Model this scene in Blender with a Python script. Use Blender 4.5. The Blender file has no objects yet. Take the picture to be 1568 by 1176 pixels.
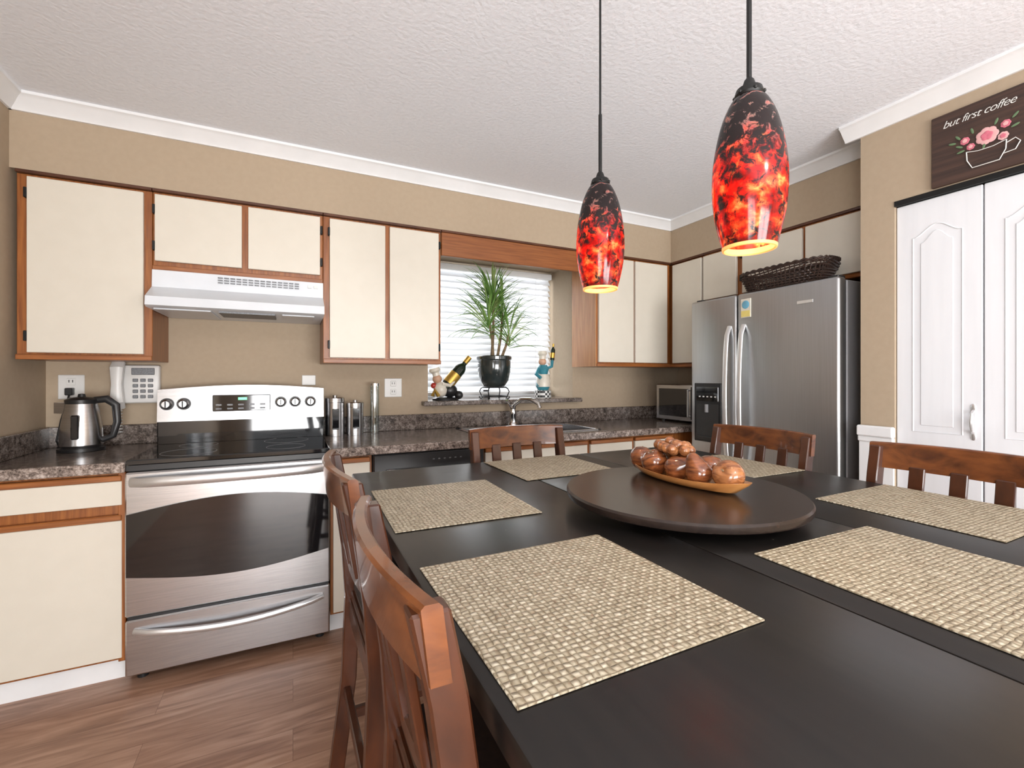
import bpy, bmesh, math, random
from mathutils import Vector, Matrix
random.seed(7)
D=bpy.data
scene=bpy.context.scene
# ------------------------------------------------------------------ materials
def nodemat(name):
    m=D.materials.new(name); m.use_nodes=True
    nt=m.node_tree; b=nt.nodes.get('Principled BSDF')
    return m,nt,b
def c4(c): return (c[0],c[1],c[2],1)
def ramp(nt,fac,stops,interp='LINEAR'):
    r=nt.nodes.new('ShaderNodeValToRGB'); r.color_ramp.interpolation=interp
    e=r.color_ramp.elements
    while len(e)<len(stops): e.new(0.5)
    for i,(p,c) in enumerate(stops):
        e[i].position=p; e[i].color=c4(c)
    nt.links.new(fac,r.inputs[0]); return r
def coords(nt,scale=(1,1,1),rot=(0,0,0)):
    t=nt.nodes.new('ShaderNodeTexCoord'); mp=nt.nodes.new('ShaderNodeMapping')
    mp.inputs['Scale'].default_value=scale; mp.inputs['Rotation'].default_value=rot
    nt.links.new(t.outputs['Object'],mp.inputs[0]); return mp.outputs[0]
def noise(nt,vec,scale,detail=4,dist=0,rough=.5,out=0):
    n=nt.nodes.new('ShaderNodeTexNoise'); n.inputs['Scale'].default_value=scale
    n.inputs['Detail'].default_value=detail; n.inputs['Distortion'].default_value=dist
    n.inputs['Roughness'].default_value=rough
    nt.links.new(vec,n.inputs['Vector']); return n.outputs[out]
def bump(nt,b,h,strength,dist=.01):
    bp=nt.nodes.new('ShaderNodeBump'); bp.inputs['Strength'].default_value=strength
    bp.inputs['Distance'].default_value=dist
    nt.links.new(h,bp.inputs['Height']); nt.links.new(bp.outputs[0],b.inputs['Normal'])
def math_(nt,op,a,b=None,clamp=False):
    m=nt.nodes.new('ShaderNodeMath'); m.operation=op; m.use_clamp=clamp
    for i,v in enumerate((a,b)):
        if v is None: continue
        if isinstance(v,(int,float)): m.inputs[i].default_value=v
        else: nt.links.new(v,m.inputs[i])
    return m.outputs[0]
def pmat(name,c1,c2=None,scale=5,stretch=(1,1,1),rough=.5,metal=0,bmp=0,detail=4,coat=0,lo=.35,hi=.65,dist=0,spec=.5,bd=.01):
    m,nt,b=nodemat(name)
    b.inputs['Roughness'].default_value=rough; b.inputs['Metallic'].default_value=metal
    b.inputs['Coat Weight'].default_value=coat; b.inputs['Specular IOR Level'].default_value=spec
    if c2 is None: c2=tuple(x*.93 for x in c1)
    v=coords(nt,stretch); n=noise(nt,v,scale,detail,dist)
    r=ramp(nt,n,[(lo,c1),(hi,c2)]); nt.links.new(r.outputs[0],b.inputs['Base Color'])
    if bmp: bump(nt,b,n,bmp,bd)
    return m
M={}
M['wall']=pmat('wall_paint',(.41,.322,.228),(.395,.309,.218),scale=40,rough=.75,bmp=.12,bd=.002)
M['ceil']=pmat('ceiling_paint',(.86,.89,.945),(.83,.86,.915),scale=60,rough=.9,bmp=.55,bd=.004)
M['white']=pmat('white_trim_paint',(.82,.83,.84),rough=.4)
M['whited']=pmat('white_door_paint',(.74,.755,.785),(.71,.725,.755),scale=30,stretch=(1,1,.08),rough=.45,bmp=.1,bd=.002)
M['cream']=pmat('cream_laminate',(.66,.615,.53),(.645,.60,.515),scale=14,rough=.42,bmp=.04,bd=.001)
oa,ob_=(.34,.118,.028),(.20,.060,.014)
M['oakv']=pmat('oak_vertical',oa,ob_,scale=6,stretch=(16,16,.9),rough=.38,bmp=.1,detail=6,dist=.3,bd=.001,coat=.15)
M['oakh']=pmat('oak_horizontal',oa,ob_,scale=6,stretch=(.9,16,16),rough=.38,bmp=.1,detail=6,dist=.3,bd=.001,coat=.15)
M['oaky']=pmat('oak_side_run',oa,ob_,scale=6,stretch=(16,.9,16),rough=.38,bmp=.1,detail=6,dist=.3,bd=.001,coat=.15)
M['oakl']=pmat('oak_panel',(.55,.27,.11),(.42,.18,.06),scale=5,stretch=(10,10,.8),rough=.4,detail=6,dist=.4)
M['oakd']=pmat('oak_valance',(.28,.095,.026),(.20,.062,.016),scale=6,stretch=(.9,16,16),rough=.4,detail=6,dist=.3)
M['trimd']=pmat('dark_walnut_trim',(.10,.035,.015),(.06,.02,.01),scale=10,rough=.4)
M['steel']=pmat('brushed_stainless',(.60,.60,.61),(.52,.52,.53),scale=6,stretch=(1,1,40),rough=.25,metal=1,bmp=.03,bd=.001)
M['steelv']=pmat('fridge_stainless',(.47,.48,.49),(.44,.445,.45),scale=6,stretch=(1,40,.6),rough=.38,metal=1)
M['chrome']=pmat('chrome',(.8,.8,.8),rough=.12,metal=1)
M['handle']=pmat('satin_handle',(.78,.79,.80),rough=.3,metal=.8)
M['greyside']=pmat('fridge_side_grey',(.27,.27,.28),(.25,.25,.26),scale=200,rough=.5,bmp=.2,bd=.001)
M['black']=pmat('black_plastic',(.015,.015,.016),rough=.35)
M['bglass']=pmat('black_glass',(.008,.008,.009),rough=.05,spec=.9)
M['iron']=pmat('wrought_iron',(.02,.02,.02),rough=.45,metal=.6)
M['plastic']=pmat('white_plastic',(.72,.71,.69),rough=.35)
M['hood']=pmat('hood_enamel',(.70,.73,.77),rough=.3)
M['greyf']=pmat('grey_filter',(.22,.23,.24),(.12,.12,.13),scale=200,rough=.5,metal=.5)
M['darkhole']=pmat('dark_slot',(.03,.03,.03),rough=.7)
M['leather']=pmat('dark_leather',(.03,.018,.013),(.02,.012,.01),scale=60,rough=.4,bmp=.2,bd=.002)
def granite(name,mul=1):
    m,nt,b=nodemat(name); b.inputs['Roughness'].default_value=.17
    v=coords(nt); n1=noise(nt,v,34,8,.4,.7); n2=noise(nt,v,150,4,0,.6)
    s=math_(nt,'ADD',math_(nt,'MULTIPLY',n1,.6),math_(nt,'MULTIPLY',n2,.4))
    k=mul
    r=ramp(nt,s,[(.38,(.026*k,.021*k,.018*k)),(.46,(.085*k,.066*k,.056*k)),(.53,(.17*k,.138*k,.12*k)),(.62,(.30*k,.26*k,.235*k))])
    nt.links.new(r.outputs[0],b.inputs['Base Color']); return m
M['granite']=granite('granite_laminate',1.05)
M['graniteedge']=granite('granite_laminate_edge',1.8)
def floor_mat():
    m,nt,b=nodemat('wood_laminate_floor'); b.inputs['Roughness'].default_value=.34
    v=coords(nt)
    br=nt.nodes.new('ShaderNodeTexBrick'); nt.links.new(v,br.inputs['Vector'])
    br.inputs['Scale'].default_value=1; br.inputs['Brick Width'].default_value=1.25
    br.inputs['Row Height'].default_value=.15; br.inputs['Mortar Size'].default_value=.0008
    br.inputs['Color1'].default_value=(.0,.0,.0,1); br.inputs['Color2'].default_value=(1,1,1,1); br.inputs['Mortar'].default_value=(.5,.5,.5,1)
    br.offset=.37
    v2=coords(nt,(1.0,9,1))
    off=nt.nodes.new('ShaderNodeVectorMath'); off.operation='MULTIPLY_ADD'
    nt.links.new(br.outputs['Color'],off.inputs[0]); off.inputs[1].default_value=(7,3,0); nt.links.new(v2,off.inputs[2])
    n=noise(nt,off.outputs[0],2.2,8,1.2,.58)
    r=ramp(nt,n,[(.28,(.19,.092,.054)),(.46,(.34,.185,.118)),(.60,(.44,.26,.175)),(.78,(.54,.355,.255))])
    mx=nt.nodes.new('ShaderNodeMix'); mx.data_type='RGBA'; mx.blend_type='MULTIPLY'
    nt.links.new(br.outputs['Fac'],mx.inputs[0]); nt.links.new(r.outputs[0],mx.inputs[6]); mx.inputs[7].default_value=(.5,.42,.38,1)
    nt.links.new(mx.outputs[2],b.inputs['Base Color'])
    bump(nt,b,n,.08,.002); return m
M['floor']=floor_mat()
def table_mat(name,a,c,r0,r1):
    m,nt,b=nodemat(name)
    b.inputs['Specular IOR Level'].default_value=.4
    v=coords(nt); v2=coords(nt,(20,1,20))
    n=noise(nt,v2,3,6,.3); r=ramp(nt,n,[(.3,a),(.7,c)])
    sp=noise(nt,v,80,2); rs=ramp(nt,sp,[(.79,(0,0,0)),(.82,(1,1,1))])
    mx=nt.nodes.new('ShaderNodeMix'); mx.data_type='RGBA'; nt.links.new(rs.outputs[0],mx.inputs[0])
    nt.links.new(r.outputs[0],mx.inputs[6]); mx.inputs[7].default_value=(.3,.25,.2,1)
    nt.links.new(mx.outputs[2],b.inputs['Base Color'])
    n3=noise(nt,v,6,4); rr=nt.nodes.new('ShaderNodeMapRange'); nt.links.new(n3,rr.inputs[0])
    rr.inputs[3].default_value=r0; rr.inputs[4].default_value=r1; nt.links.new(rr.outputs[0],b.inputs['Roughness'])
    return m
M['table']=table_mat('espresso_wood',(.0075,.0065,.0062),(.012,.010,.009),.26,.38)
M['susan']=table_mat('susan_wood',(.018,.012,.010),(.028,.018,.014),.18,.28)
M['chair']=pmat('cherry_stained_wood',(.085,.025,.009),(.036,.011,.005),scale=3,stretch=(6,6,2),rough=.3,coat=.25,detail=6,dist=.5,lo=.3,hi=.7)
M['chairl']=pmat('cherry_wood_worn',(.185,.058,.016),(.058,.017,.007),scale=4,stretch=(3,3,6),rough=.27,coat=.3,detail=6,dist=.5,lo=.35,hi=.68)
def mat_weave():
    m,nt,b=nodemat('woven_placemat'); b.inputs['Roughness'].default_value=.5
    v0=coords(nt)
    nc=noise(nt,v0,40,2,0,.5,1)
    dv=nt.nodes.new('ShaderNodeVectorMath'); dv.operation='MULTIPLY_ADD'
    nt.links.new(nc,dv.inputs[0]); dv.inputs[1].default_value=(.010,.010,0); nt.links.new(v0,dv.inputs[2]); v=dv.outputs[0]
    sep=nt.nodes.new('ShaderNodeSeparateXYZ'); nt.links.new(v,sep.inputs[0])
    P=math.pi/.0098
    sx=math_(nt,'SINE',math_(nt,'MULTIPLY',sep.outputs[0],P)); sy=math_(nt,'SINE',math_(nt,'MULTIPLY',sep.outputs[1],P))
    ax=math_(nt,'ABSOLUTE',sx); ay=math_(nt,'ABSOLUTE',sy)
    chk=math_(nt,'GREATER_THAN',math_(nt,'MULTIPLY',sx,sy),0)
    ax2=math_(nt,'POWER',ax,.35); ay2=math_(nt,'POWER',ay,.35)
    h1=math_(nt,'MULTIPLY',ax2,math_(nt,'POWER',ay,.8)); h2=math_(nt,'MULTIPLY',ay2,math_(nt,'POWER',ax,.8))
    mx=nt.nodes.new('ShaderNodeMix'); mx.data_type='FLOAT'; nt.links.new(chk,mx.inputs[0]); nt.links.new(h1,mx.inputs[2]); nt.links.new(math_(nt,'MULTIPLY',h2,.62),mx.inputs[3])
    h=mx.outputs[0]
    n=noise(nt,v0,110,3); n2=noise(nt,coords(nt,(8,1,1)),14,4); n3=noise(nt,coords(nt,(1,8,1)),14,4)
    nn=math_(nt,'ADD',math_(nt,'MULTIPLY',n,.5),math_(nt,'ADD',math_(nt,'MULTIPLY',n2,.28),math_(nt,'MULTIPLY',n3,.2)))
    hs=math_(nt,'ADD',math_(nt,'MULTIPLY',h,.36),nn)
    r=ramp(nt,hs,[(.34,(.13,.095,.055)),(.55,(.29,.235,.155)),(.72,(.45,.39,.28)),(.92,(.68,.62,.49))])
    nt.links.new(r.outputs[0],b.inputs['Base Color']); bump(nt,b,h,.9,.003); return m
M['mat']=mat_weave()
M['bowlw']=pmat('bowl_wood',(.60,.27,.085),(.46,.18,.05),scale=4,stretch=(8,1,1),rough=.3,coat=.4)
M['fruit1']=pmat('polished_wood_fruit',(.28,.088,.028),(.085,.024,.010),scale=18,stretch=(1,1,3),rough=.16,coat=.6,dist=1.5)
M['fruit2']=pmat('light_wood_fruit',(.42,.17,.06),(.17,.055,.019),scale=22,stretch=(1,1,3),rough=.2,coat=.6,dist=1.5)
M['stem']=pmat('plant_stem',(.22,.15,.08),(.12,.08,.04),scale=30,rough=.8)
M['soil']=pmat('soil',(.03,.02,.012),rough=.9)
def leafm():
    m,nt,b=nodemat('leaf'); v=coords(nt,(1,1,.3)); n=noise(nt,v,12,3)
    r=ramp(nt,n,[(.3,(.06,.16,.03)),(.5,(.18,.34,.08)),(.7,(.42,.52,.21))]); nt.links.new(r.outputs[0],b.inputs['Base Color'])
    b.inputs['Roughness'].default_value=.4
    tr=nt.nodes.new('ShaderNodeBsdfTranslucent'); nt.links.new(r.outputs[0],tr.inputs[0])
    mx=nt.nodes.new('ShaderNodeMixShader'); mx.inputs[0].default_value=.35
    nt.links.new(b.outputs[0],mx.inputs[1]); nt.links.new(tr.outputs[0],mx.inputs[2])
    nt.links.new(mx.outputs[0],nt.nodes['Material Output'].inputs[0]); return m
M['leaf']=leafm()
M['pot']=pmat('glazed_pot',(.02,.028,.028),(.035,.04,.035),scale=10,rough=.12,coat=.5)
def slatm():
    m,nt,b=nodemat('blind_slat'); b.inputs['Base Color'].default_value=(.85,.86,.87,1); b.inputs['Roughness'].default_value=.5
    tr=nt.nodes.new('ShaderNodeBsdfTranslucent'); tr.inputs[0].default_value=(.86,.88,.91,1)
    mx=nt.nodes.new('ShaderNodeMixShader'); mx.inputs[0].default_value=.28
    nt.links.new(b.outputs[0],mx.inputs[1]); nt.links.new(tr.outputs[0],mx.inputs[2])
    nt.links.new(mx.outputs[0],nt.nodes['Material Output'].inputs[0]); return m
M['slat']=slatm()
def glassm(name,tint=(1,1,1),mixf=.12):
    m,nt,b=nodemat(name)
    t=nt.nodes.new('ShaderNodeBsdfTransparent'); t.inputs[0].default_value=c4(tint)
    g=nt.nodes.new('ShaderNodeBsdfGlossy'); g.inputs['Roughness'].default_value=.03
    mx=nt.nodes.new('ShaderNodeMixShader'); mx.inputs[0].default_value=mixf
    nt.links.new(t.outputs[0],mx.inputs[1]); nt.links.new(g.outputs[0],mx.inputs[2])
    nt.links.new(mx.outputs[0],nt.nodes['Material Output'].inputs[0]); return m
M['pane']=glassm('window_glass',(1,1,1),.06)
M['jar']=glassm('jar_glass',(.93,.96,.95),.2)
def emis(name,c,s):
    m,nt,b=nodemat(name); b.inputs['Base Color'].default_value=c4(c)
    b.inputs['Emission Color'].default_value=c4(c); b.inputs['Emission Strength'].default_value=s; return m
M['bulb']=emis('bulb_glow',(1,.78,.52),190)
M['led']=emis('green_led',(.2,1,.4),1.2)
def shadem():
    m,nt,b=nodemat('art_glass_shade')
    v=coords(nt); sep=nt.nodes.new('ShaderNodeSeparateXYZ'); nt.links.new(v,sep.inputs[0])
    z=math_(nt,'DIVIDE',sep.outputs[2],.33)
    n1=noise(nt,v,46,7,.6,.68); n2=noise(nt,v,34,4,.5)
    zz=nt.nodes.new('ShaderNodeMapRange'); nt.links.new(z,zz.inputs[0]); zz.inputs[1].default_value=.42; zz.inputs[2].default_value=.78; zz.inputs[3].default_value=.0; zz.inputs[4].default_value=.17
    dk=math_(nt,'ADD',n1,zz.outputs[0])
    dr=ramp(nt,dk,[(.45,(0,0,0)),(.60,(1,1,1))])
    cr=ramp(nt,n2,[(.36,(.24,.005,.004)),(.49,(.52,.016,.008)),(.58,(.85,.10,.02)),(.70,(1,.42,.13))])
    hi=ramp(nt,n1,[(.37,(.46,.34,.31)),(.45,(.022,.013,.013))])
    mx=nt.nodes.new('ShaderNodeMix'); mx.data_type='RGBA'; nt.links.new(dr.outputs[0],mx.inputs[0])
    nt.links.new(cr.outputs[0],mx.inputs[6]); nt.links.new(hi.outputs[0],mx.inputs[7])
    col=mx.outputs[2]
    nt.links.new(col,b.inputs['Base Color']); b.inputs['Roughness'].default_value=.14; b.inputs['Coat Weight'].default_value=.2
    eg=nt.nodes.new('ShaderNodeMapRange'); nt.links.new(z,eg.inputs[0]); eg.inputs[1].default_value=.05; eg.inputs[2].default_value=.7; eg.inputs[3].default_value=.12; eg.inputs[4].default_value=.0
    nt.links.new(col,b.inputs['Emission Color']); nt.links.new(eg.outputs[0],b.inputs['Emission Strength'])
    tr=nt.nodes.new('ShaderNodeBsdfTranslucent'); nt.links.new(col,tr.inputs[0])
    ms=nt.nodes.new('ShaderNodeMixShader'); ms.inputs[0].default_value=.45
    nt.links.new(b.outputs[0],ms.inputs[1]); nt.links.new(tr.outputs[0],ms.inputs[2])
    nt.links.new(ms.outputs[0],nt.nodes['Material Output'].inputs[0]); return m
M['shade']=shadem()
M['signw']=pmat('sign_wood',(.065,.032,.022),(.03,.016,.012),scale=3,stretch=(1,1,25),rough=.6,detail=6)
def flat(name,c,rough=.5,metal=0): return pmat(name,c,tuple(x*.85 for x in c),scale=20,rough=rough,metal=metal)
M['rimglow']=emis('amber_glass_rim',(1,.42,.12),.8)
M['chalk']=flat('chalk_white',(.75,.75,.72)); M['pink']=flat('petal_pink',(.62,.16,.22)); M['pinkl']=flat('petal_light_pink',(.75,.42,.42))
M['greenl']=flat('sign_leaf_green',(.12,.2,.10)); M['teal']=flat('teal_glaze',(.05,.25,.32),.25); M['gold']=flat('gold_foil',(.6,.38,.08),.3,.7)
M['skin']=flat('figurine_skin',(.6,.36,.24)); M['bottle']=pmat('bottle_glass',(.012,.02,.012),rough=.08); M['red']=flat('red_glaze',(.4,.03,.02),.3)
M['ivory']=flat('ivory_glaze',(.75,.70,.6),.3); M['wick']=pmat('dark_wicker',(.045,.022,.014),(.02,.01,.008),scale=60,rough=.5)
M['blue']=flat('sticker_blue',(.15,.4,.55)); M['yellow']=flat('sticker_yellow',(.8,.65,.2))
def checkm():
    m,nt,b=nodemat('checker_base'); ch=nt.nodes.new('ShaderNodeTexChecker'); ch.inputs['Scale'].default_value=60
    ch.inputs[1].default_value=(.8,.8,.78,1); ch.inputs[2].default_value=(.02,.02,.02,1); nt.links.new(coords(nt),ch.inputs[0]); nt.links.new(ch.outputs[0],b.inputs['Base Color']); return m
M['check']=checkm()
# ------------------------------------------------------------------ builder
class B:
    def __init__(s,name,origin=(0,0,0)):
        s.name=name; s.bm=bmesh.new(); s.mats=[]; s.o=Vector(origin)
    def mi(s,mat):
        if mat not in s.mats: s.mats.append(mat)
        return s.mats.index(mat)
    def add(s,tmp,mat,xf=None):
        i=s.mi(mat)
        bmesh.ops.recalc_face_normals(tmp,faces=tmp.faces[:])
        for f in tmp.faces: f.material_index=i
        if xf is not None: bmesh.ops.transform(tmp,matrix=xf,verts=tmp.verts[:])
        me=D.meshes.new('t'); tmp.to_mesh(me); tmp.free(); s.bm.from_mesh(me); D.meshes.remove(me)
    def box(s,x0,x1,y0,y1,z0,z1,mat,bev=0,xf=None,seg=1):
        t=bmesh.new()
        bmesh.ops.create_cube(t,size=1,matrix=Matrix.Translation(((x0+x1)/2,(y0+y1)/2,(z0+z1)/2))@Matrix.Diagonal((abs(x1-x0),abs(y1-y0),abs(z1-z0),1)))
        if bev: bmesh.ops.bevel(t,geom=t.edges[:],offset=bev,segments=seg,affect='EDGES',profile=.5)
        s.add(t,mat,xf)
    def prism(s,pts,vec,mat,bev=0,xf=None):
        t=bmesh.new(); vs=[t.verts.new(p) for p in pts]; f=t.faces.new(vs)
        r=bmesh.ops.extrude_face_region(t,geom=[f]); nv=[e for e in r['geom'] if isinstance(e,bmesh.types.BMVert)]
        bmesh.ops.translate(t,vec=Vector(vec),verts=nv)
        if bev: bmesh.ops.bevel(t,geom=t.edges[:],offset=bev,segments=1,affect='EDGES')
        s.add(t,mat,xf)
    def tube(s,path,r,mat,seg=10,xf=None,cap=True,closed=False,flat=1.0,flatdir=None):
        t=bmesh.new(); P=[Vector(p) for p in path]; n=len(P); rings=[]
        up=None
        for i,p in enumerate(P):
            if closed: d=P[(i+1)%n]-P[i-1]
            else: d=P[min(i+1,n-1)]-P[max(i-1,0)]
            d.normalize()
            if flatdir is not None:
                a=Vector(flatdir); a=(a-d*a.dot(d)).normalized()
            elif up is None:
                a=Vector((0,0,1)) if abs(d.z)<.9 else Vector((1,0,0)); a=(a-d*a.dot(d)).normalized()
            else: a=(up-d*up.dot(d)).normalized()
            up=a; b=d.cross(a); rr=r[i] if isinstance(r,(list,tuple)) else r
            rings.append([t.verts.new(p+a*math.cos(2*math.pi*k/seg)*rr*flat+b*math.sin(2*math.pi*k/seg)*rr) for k in range(seg)])
        m=n if closed else n-1
        for i in range(m):
            A=rings[i]; C=rings[(i+1)%n]
            for k in range(seg): t.faces.new((A[k],A[(k+1)%seg],C[(k+1)%seg],C[k]))
        if cap and not closed:
            t.faces.new(rings[0]); t.faces.new(rings[-1])
        s.add(t,mat,xf)
    def cyl(s,p0,p1,r,mat,seg=24,r2=None,xf=None):
        s.tube([p0,p1],[r,r if r2 is None else r2],mat,seg,xf)
    def lathe(s,prof,c,mat,seg=32,xf=None,axis=None,sx=1,sy=1):
        t=bmesh.new(); rings=[]
        for (r,z) in prof:
            if r<=1e-6: rings.append([t.verts.new((0,0,z))])
            else: rings.append([t.verts.new((r*sx*math.cos(2*math.pi*k/seg),r*sy*math.sin(2*math.pi*k/seg),z)) for k in range(seg)])
        for A,C in zip(rings,rings[1:]):
            for k in range(seg):
                k2=(k+1)%seg
                if len(A)==1 and len(C)==1: break
                if len(A)==1: t.faces.new((A[0],C[k],C[k2]))
                elif len(C)==1: t.faces.new((A[k],A[k2],C[0]))
                else: t.faces.new((A[k],A[k2],C[k2],C[k]))
        mtx=Matrix.Translation(c)
        if axis is not None: mtx=mtx@Vector((0,0,1)).rotation_difference(Vector(axis)).to_matrix().to_4x4()
        if xf is not None: mtx=xf@mtx
        s.add(t,mat,mtx)
    def ball(s,c,r,mat,sc=(1,1,1),seg=20,xf=None):
        t=bmesh.new(); bmesh.ops.create_uvsphere(t,u_segments=seg,v_segments=seg//2+2,radius=r,matrix=Matrix.Translation(c)@Matrix.Diagonal((*sc,1)))
        s.add(t,mat,xf)
    def done(s,xf=None,parent=None):
        me=D.meshes.new(s.name); s.bm.transform(Matrix.Translation(-s.o)); s.bm.to_mesh(me); s.bm.free()
        for m in s.mats: me.materials.append(M[m])
        for p in me.polygons: p.use_smooth=True
        me.set_sharp_from_angle(angle=math.radians(32))
        ob=D.objects.new(s.name,me); scene.collection.objects.link(ob); ob.location=s.o
        if xf is not None: ob.matrix_world=xf
        if parent: ob.parent=parent
        return ob
def arc(f,n): return [f(i/n) for i in range(n+1)]
def smooth_prof(p,k=4):
    out=[]
    for i in range(len(p)-1):
        p0=p[max(i-1,0)];p1=p[i];p2=p[i+1];p3=p[min(i+2,len(p)-1)]
        for j in range(k):
            t=j/k; out.append(tuple(.5*((2*p1[a])+(-p0[a]+p2[a])*t+(2*p0[a]-5*p1[a]+4*p2[a]-p3[a])*t*t+(-p0[a]+3*p1[a]-3*p2[a]+p3[a])*t**3) for a in (0,1)))
    out.append(p[-1]); return out
LW=-1.08; BW=2.97; RW=3.05; CH=2.45; RY=-3.2; T=.45
# ------------------------------------------------------------------ room shell
b=B('floor'); b.box(LW-.12,RW+.12,RY-.12,BW+T,-.1,0,'floor'); b.done()
b=B('ceiling'); b.box(LW-.12,RW+.12,RY-.12,BW+T,CH,CH+.1,'ceil'); b.done()
WX0,WX1,WZ0,WZ1=.808,1.95,1.095,2.12
b=B('wall_back')
b.box(LW-.12,WX0,BW,BW+T,0,CH,'wall'); b.box(WX1,RW+.12,BW,BW+T,0,CH,'wall')
b.box(WX0,WX1,BW,BW+T,0,WZ0-.03,'wall'); b.box(WX0,WX1,BW,BW+T,WZ1,CH,'wall'); b.done()
b=B('wall_left')
b.box(LW-.12,LW,-.6,BW,0,CH,'wall'); b.box(LW-.12,LW,RY-.12,-2.6,0,CH,'wall'); b.box(LW-.12,LW,-2.6,-.6,0,.75,'wall'); b.box(LW-.12,LW,-2.6,-.6,2.15,CH,'wall'); b.done()
b=B('wall_right'); b.box(RW,RW+.12,RY-.12,BW,0,CH,'wall'); b.done()
b=B('wall_rear')
b.box(LW,-.7,RY-.12,RY,0,CH,'wall'); b.box(2.1,RW,RY-.12,RY,0,CH,'wall'); b.box(-.7,2.1,RY-.12,RY,2.25,CH,'wall'); b.box(-.7,2.1,RY-.12,RY,0,.12,'wall'); b.done()
CX=2.42; CY=1.225
b=B('wall_closet')
b.box(CX,CX+.1,1.09,CY,0,CH,'wall'); b.box(CX,CX+.1,.515,1.09,2.035,CH,'wall'); b.box(CX,CX+.1,RY,.515,0,CH,'wall'); b.done()
b=B('wall_closet_side'); b.box(CX+.1,RW,CY-.1,CY,0,CH,'wall'); b.done()
ZT=2.125
b=B('wall_bulkhead')
b.box(LW,RW,2.652,BW,2.141,CH,'wall'); b.done()
b=B('wall_bulkhead_side'); b.box(2.645,RW,CY,2.652,2.141,CH,'wall'); b.done()
def crown(b,p0,p1,nrm):
    p0=Vector(p0);p1=Vector(p1);n=Vector(nrm)
    prof=[(0,0),(0,-.066),(.010,-.066),(.014,-.058),(.026,-.046),(.046,-.022),(.056,-.015),(.062,-.012),(.062,0)]
    b.prism([p0+n*o+Vector((0,0,CH+z)) for o,z in prof],p1-p0,'white')
b=B('trim_crown')
crown(b,(LW,2.652,0),(2.645,2.652,0),(0,-1,0)); crown(b,(2.645,2.652,0),(2.645,CY,0),(-1,0,0))
crown(b,(CX,CY+.062,0),(CX,RY,0),(-1,0,0)); crown(b,(CX,CY,0),(2.645,CY,0),(0,1,0))
crown(b,(LW,RY,0),(LW,2.652,0),(1,0,0)); b.done()
b=B('trim_wainscot')
b.box(CX-.012,CX,1.09,CY,0,.98,'white'); b.box(CX-.03,CX,1.085,CY+.005,.98,1.03,'white',.006); b.box(CX-.022,CX,1.087,CY+.003,.955,.98,'white',.004)
b.box(CX-.012,CX,RY,.515,0,.98,'white'); b.box(CX-.03,CX,RY,.52,.98,1.03,'white',.006); b.done()
b=B('window_2')
for x0,x1,z0,z1 in [(-.7,-.62,.12,2.25),(2.02,2.1,.12,2.25),(-.7,2.1,.12,.20),(-.7,2.1,2.17,2.25),(.66,.74,.12,2.25)]:
    b.box(x0,x1,RY-.1,RY-.02,z0,z1,'white',.005)
b.box(-.62,.66,RY-.065,RY-.06,.2,2.17,'pane'); b.box(.74,2.02,RY-.065,RY-.06,.2,2.17,'pane'); b.done()
b=B('added_fill_window')  # added side window, out of view, an opening for extra fill light
for y0,y1,z0,z1 in [(-2.6,-2.53,.75,2.15),(-.67,-.6,.75,2.15),(-2.6,-.6,.75,.82),(-2.6,-.6,2.08,2.15),(-1.63,-1.57,.75,2.15)]:
    b.box(LW-.1,LW-.03,y0,y1,z0,z1,'white',.005)
b.box(LW-.068,LW-.063,-2.53,-.67,.82,2.08,'pane'); b.done()
b=B('window_1'); fy=3.34
for x0,x1,z0,z1 in [(WX0,WX0+.06,WZ0,WZ1),(WX1-.06,WX1,WZ0,WZ1),(WX0,WX1,WZ0,WZ0+.06),(WX0,WX1,WZ1-.06,WZ1),(1.35,1.41,WZ0,WZ1)]:
    b.box(x0,x1,fy,fy+.06,z0,z1,'white',.005)
b.box(WX0+.05,WX1-.05,fy+.028,fy+.032,WZ0+.05,WZ1-.05,'pane'); b.done()
b=B('window_blind')
b.box(.83,1.93,3.25,3.31,2.055,2.10,'white',.004)
z=2.03
while z>1.16:
    c=(1.38,3.285,z)
    xf=Matrix.Translation(c)@Matrix.Rotation(math.radians(52),4,'X')
    b.box(-.545,.545,-.025,.025,-.0012,.0012,'slat',0,xf); z-=.046
b.box(.835,1.925,3.262,3.308,1.115,1.14,'white',.004)
for x in (.98,1.38,1.78):
    b.cyl((x,3.255,1.13),(x,3.255,2.06),.0015,'white',6)
b.done()
b=B('window_ledge'); b.box(.765,1.995,2.90,3.33,1.065,1.095,'granite',.004); b.done()
# ------------------------------------------------------------------ upper cabinets
FY=2.66; ZB=1.33; DT=2.111
def door_y(b,x0,x1,z0,z1,y=2.64,hinge=None):
    b.box(x0,x1,y,y+.02,z0,z1,'cream',.002)
    if hinge is not None:
        for zz in (z0+.07,z1-.07): b.box(hinge-.005,hinge+.005,y-.003,y+.02,zz-.022,zz+.022,'iron',.002)
def frame_y(b,x0,x1,z0,z1,y0=FY,y1=BW-.003):
    b.box(x0,x1,y0,y1,z0,z1,'oakv',.002)
    b.box(x0,x1,y0-.014,y0,z0,z0+.022,'oakh',.002)
    b.box(x0,x1,2.643,2.66,ZT,2.139,'trimd',.002)
b=B('upper_cabinet'); frame_y(b,-1.06,-.595,ZB,ZT); door_y(b,-1.022,-.625,1.36,DT,hinge=-1.027); b.done()
b=B('upper_cabinet'); frame_y(b,-.593,.145,1.757,ZT); door_y(b,-.583,-.231,1.80,DT,hinge=-.587); door_y(b,-.203,.131,1.80,DT,hinge=.138); b.done()
b=B('upper_cabinet'); frame_y(b,.147,.802,ZB,ZT); door_y(b,.179,.473,1.36,DT,hinge=.175); door_y(b,.498,.785,1.36,DT,hinge=.79); b.done()
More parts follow.
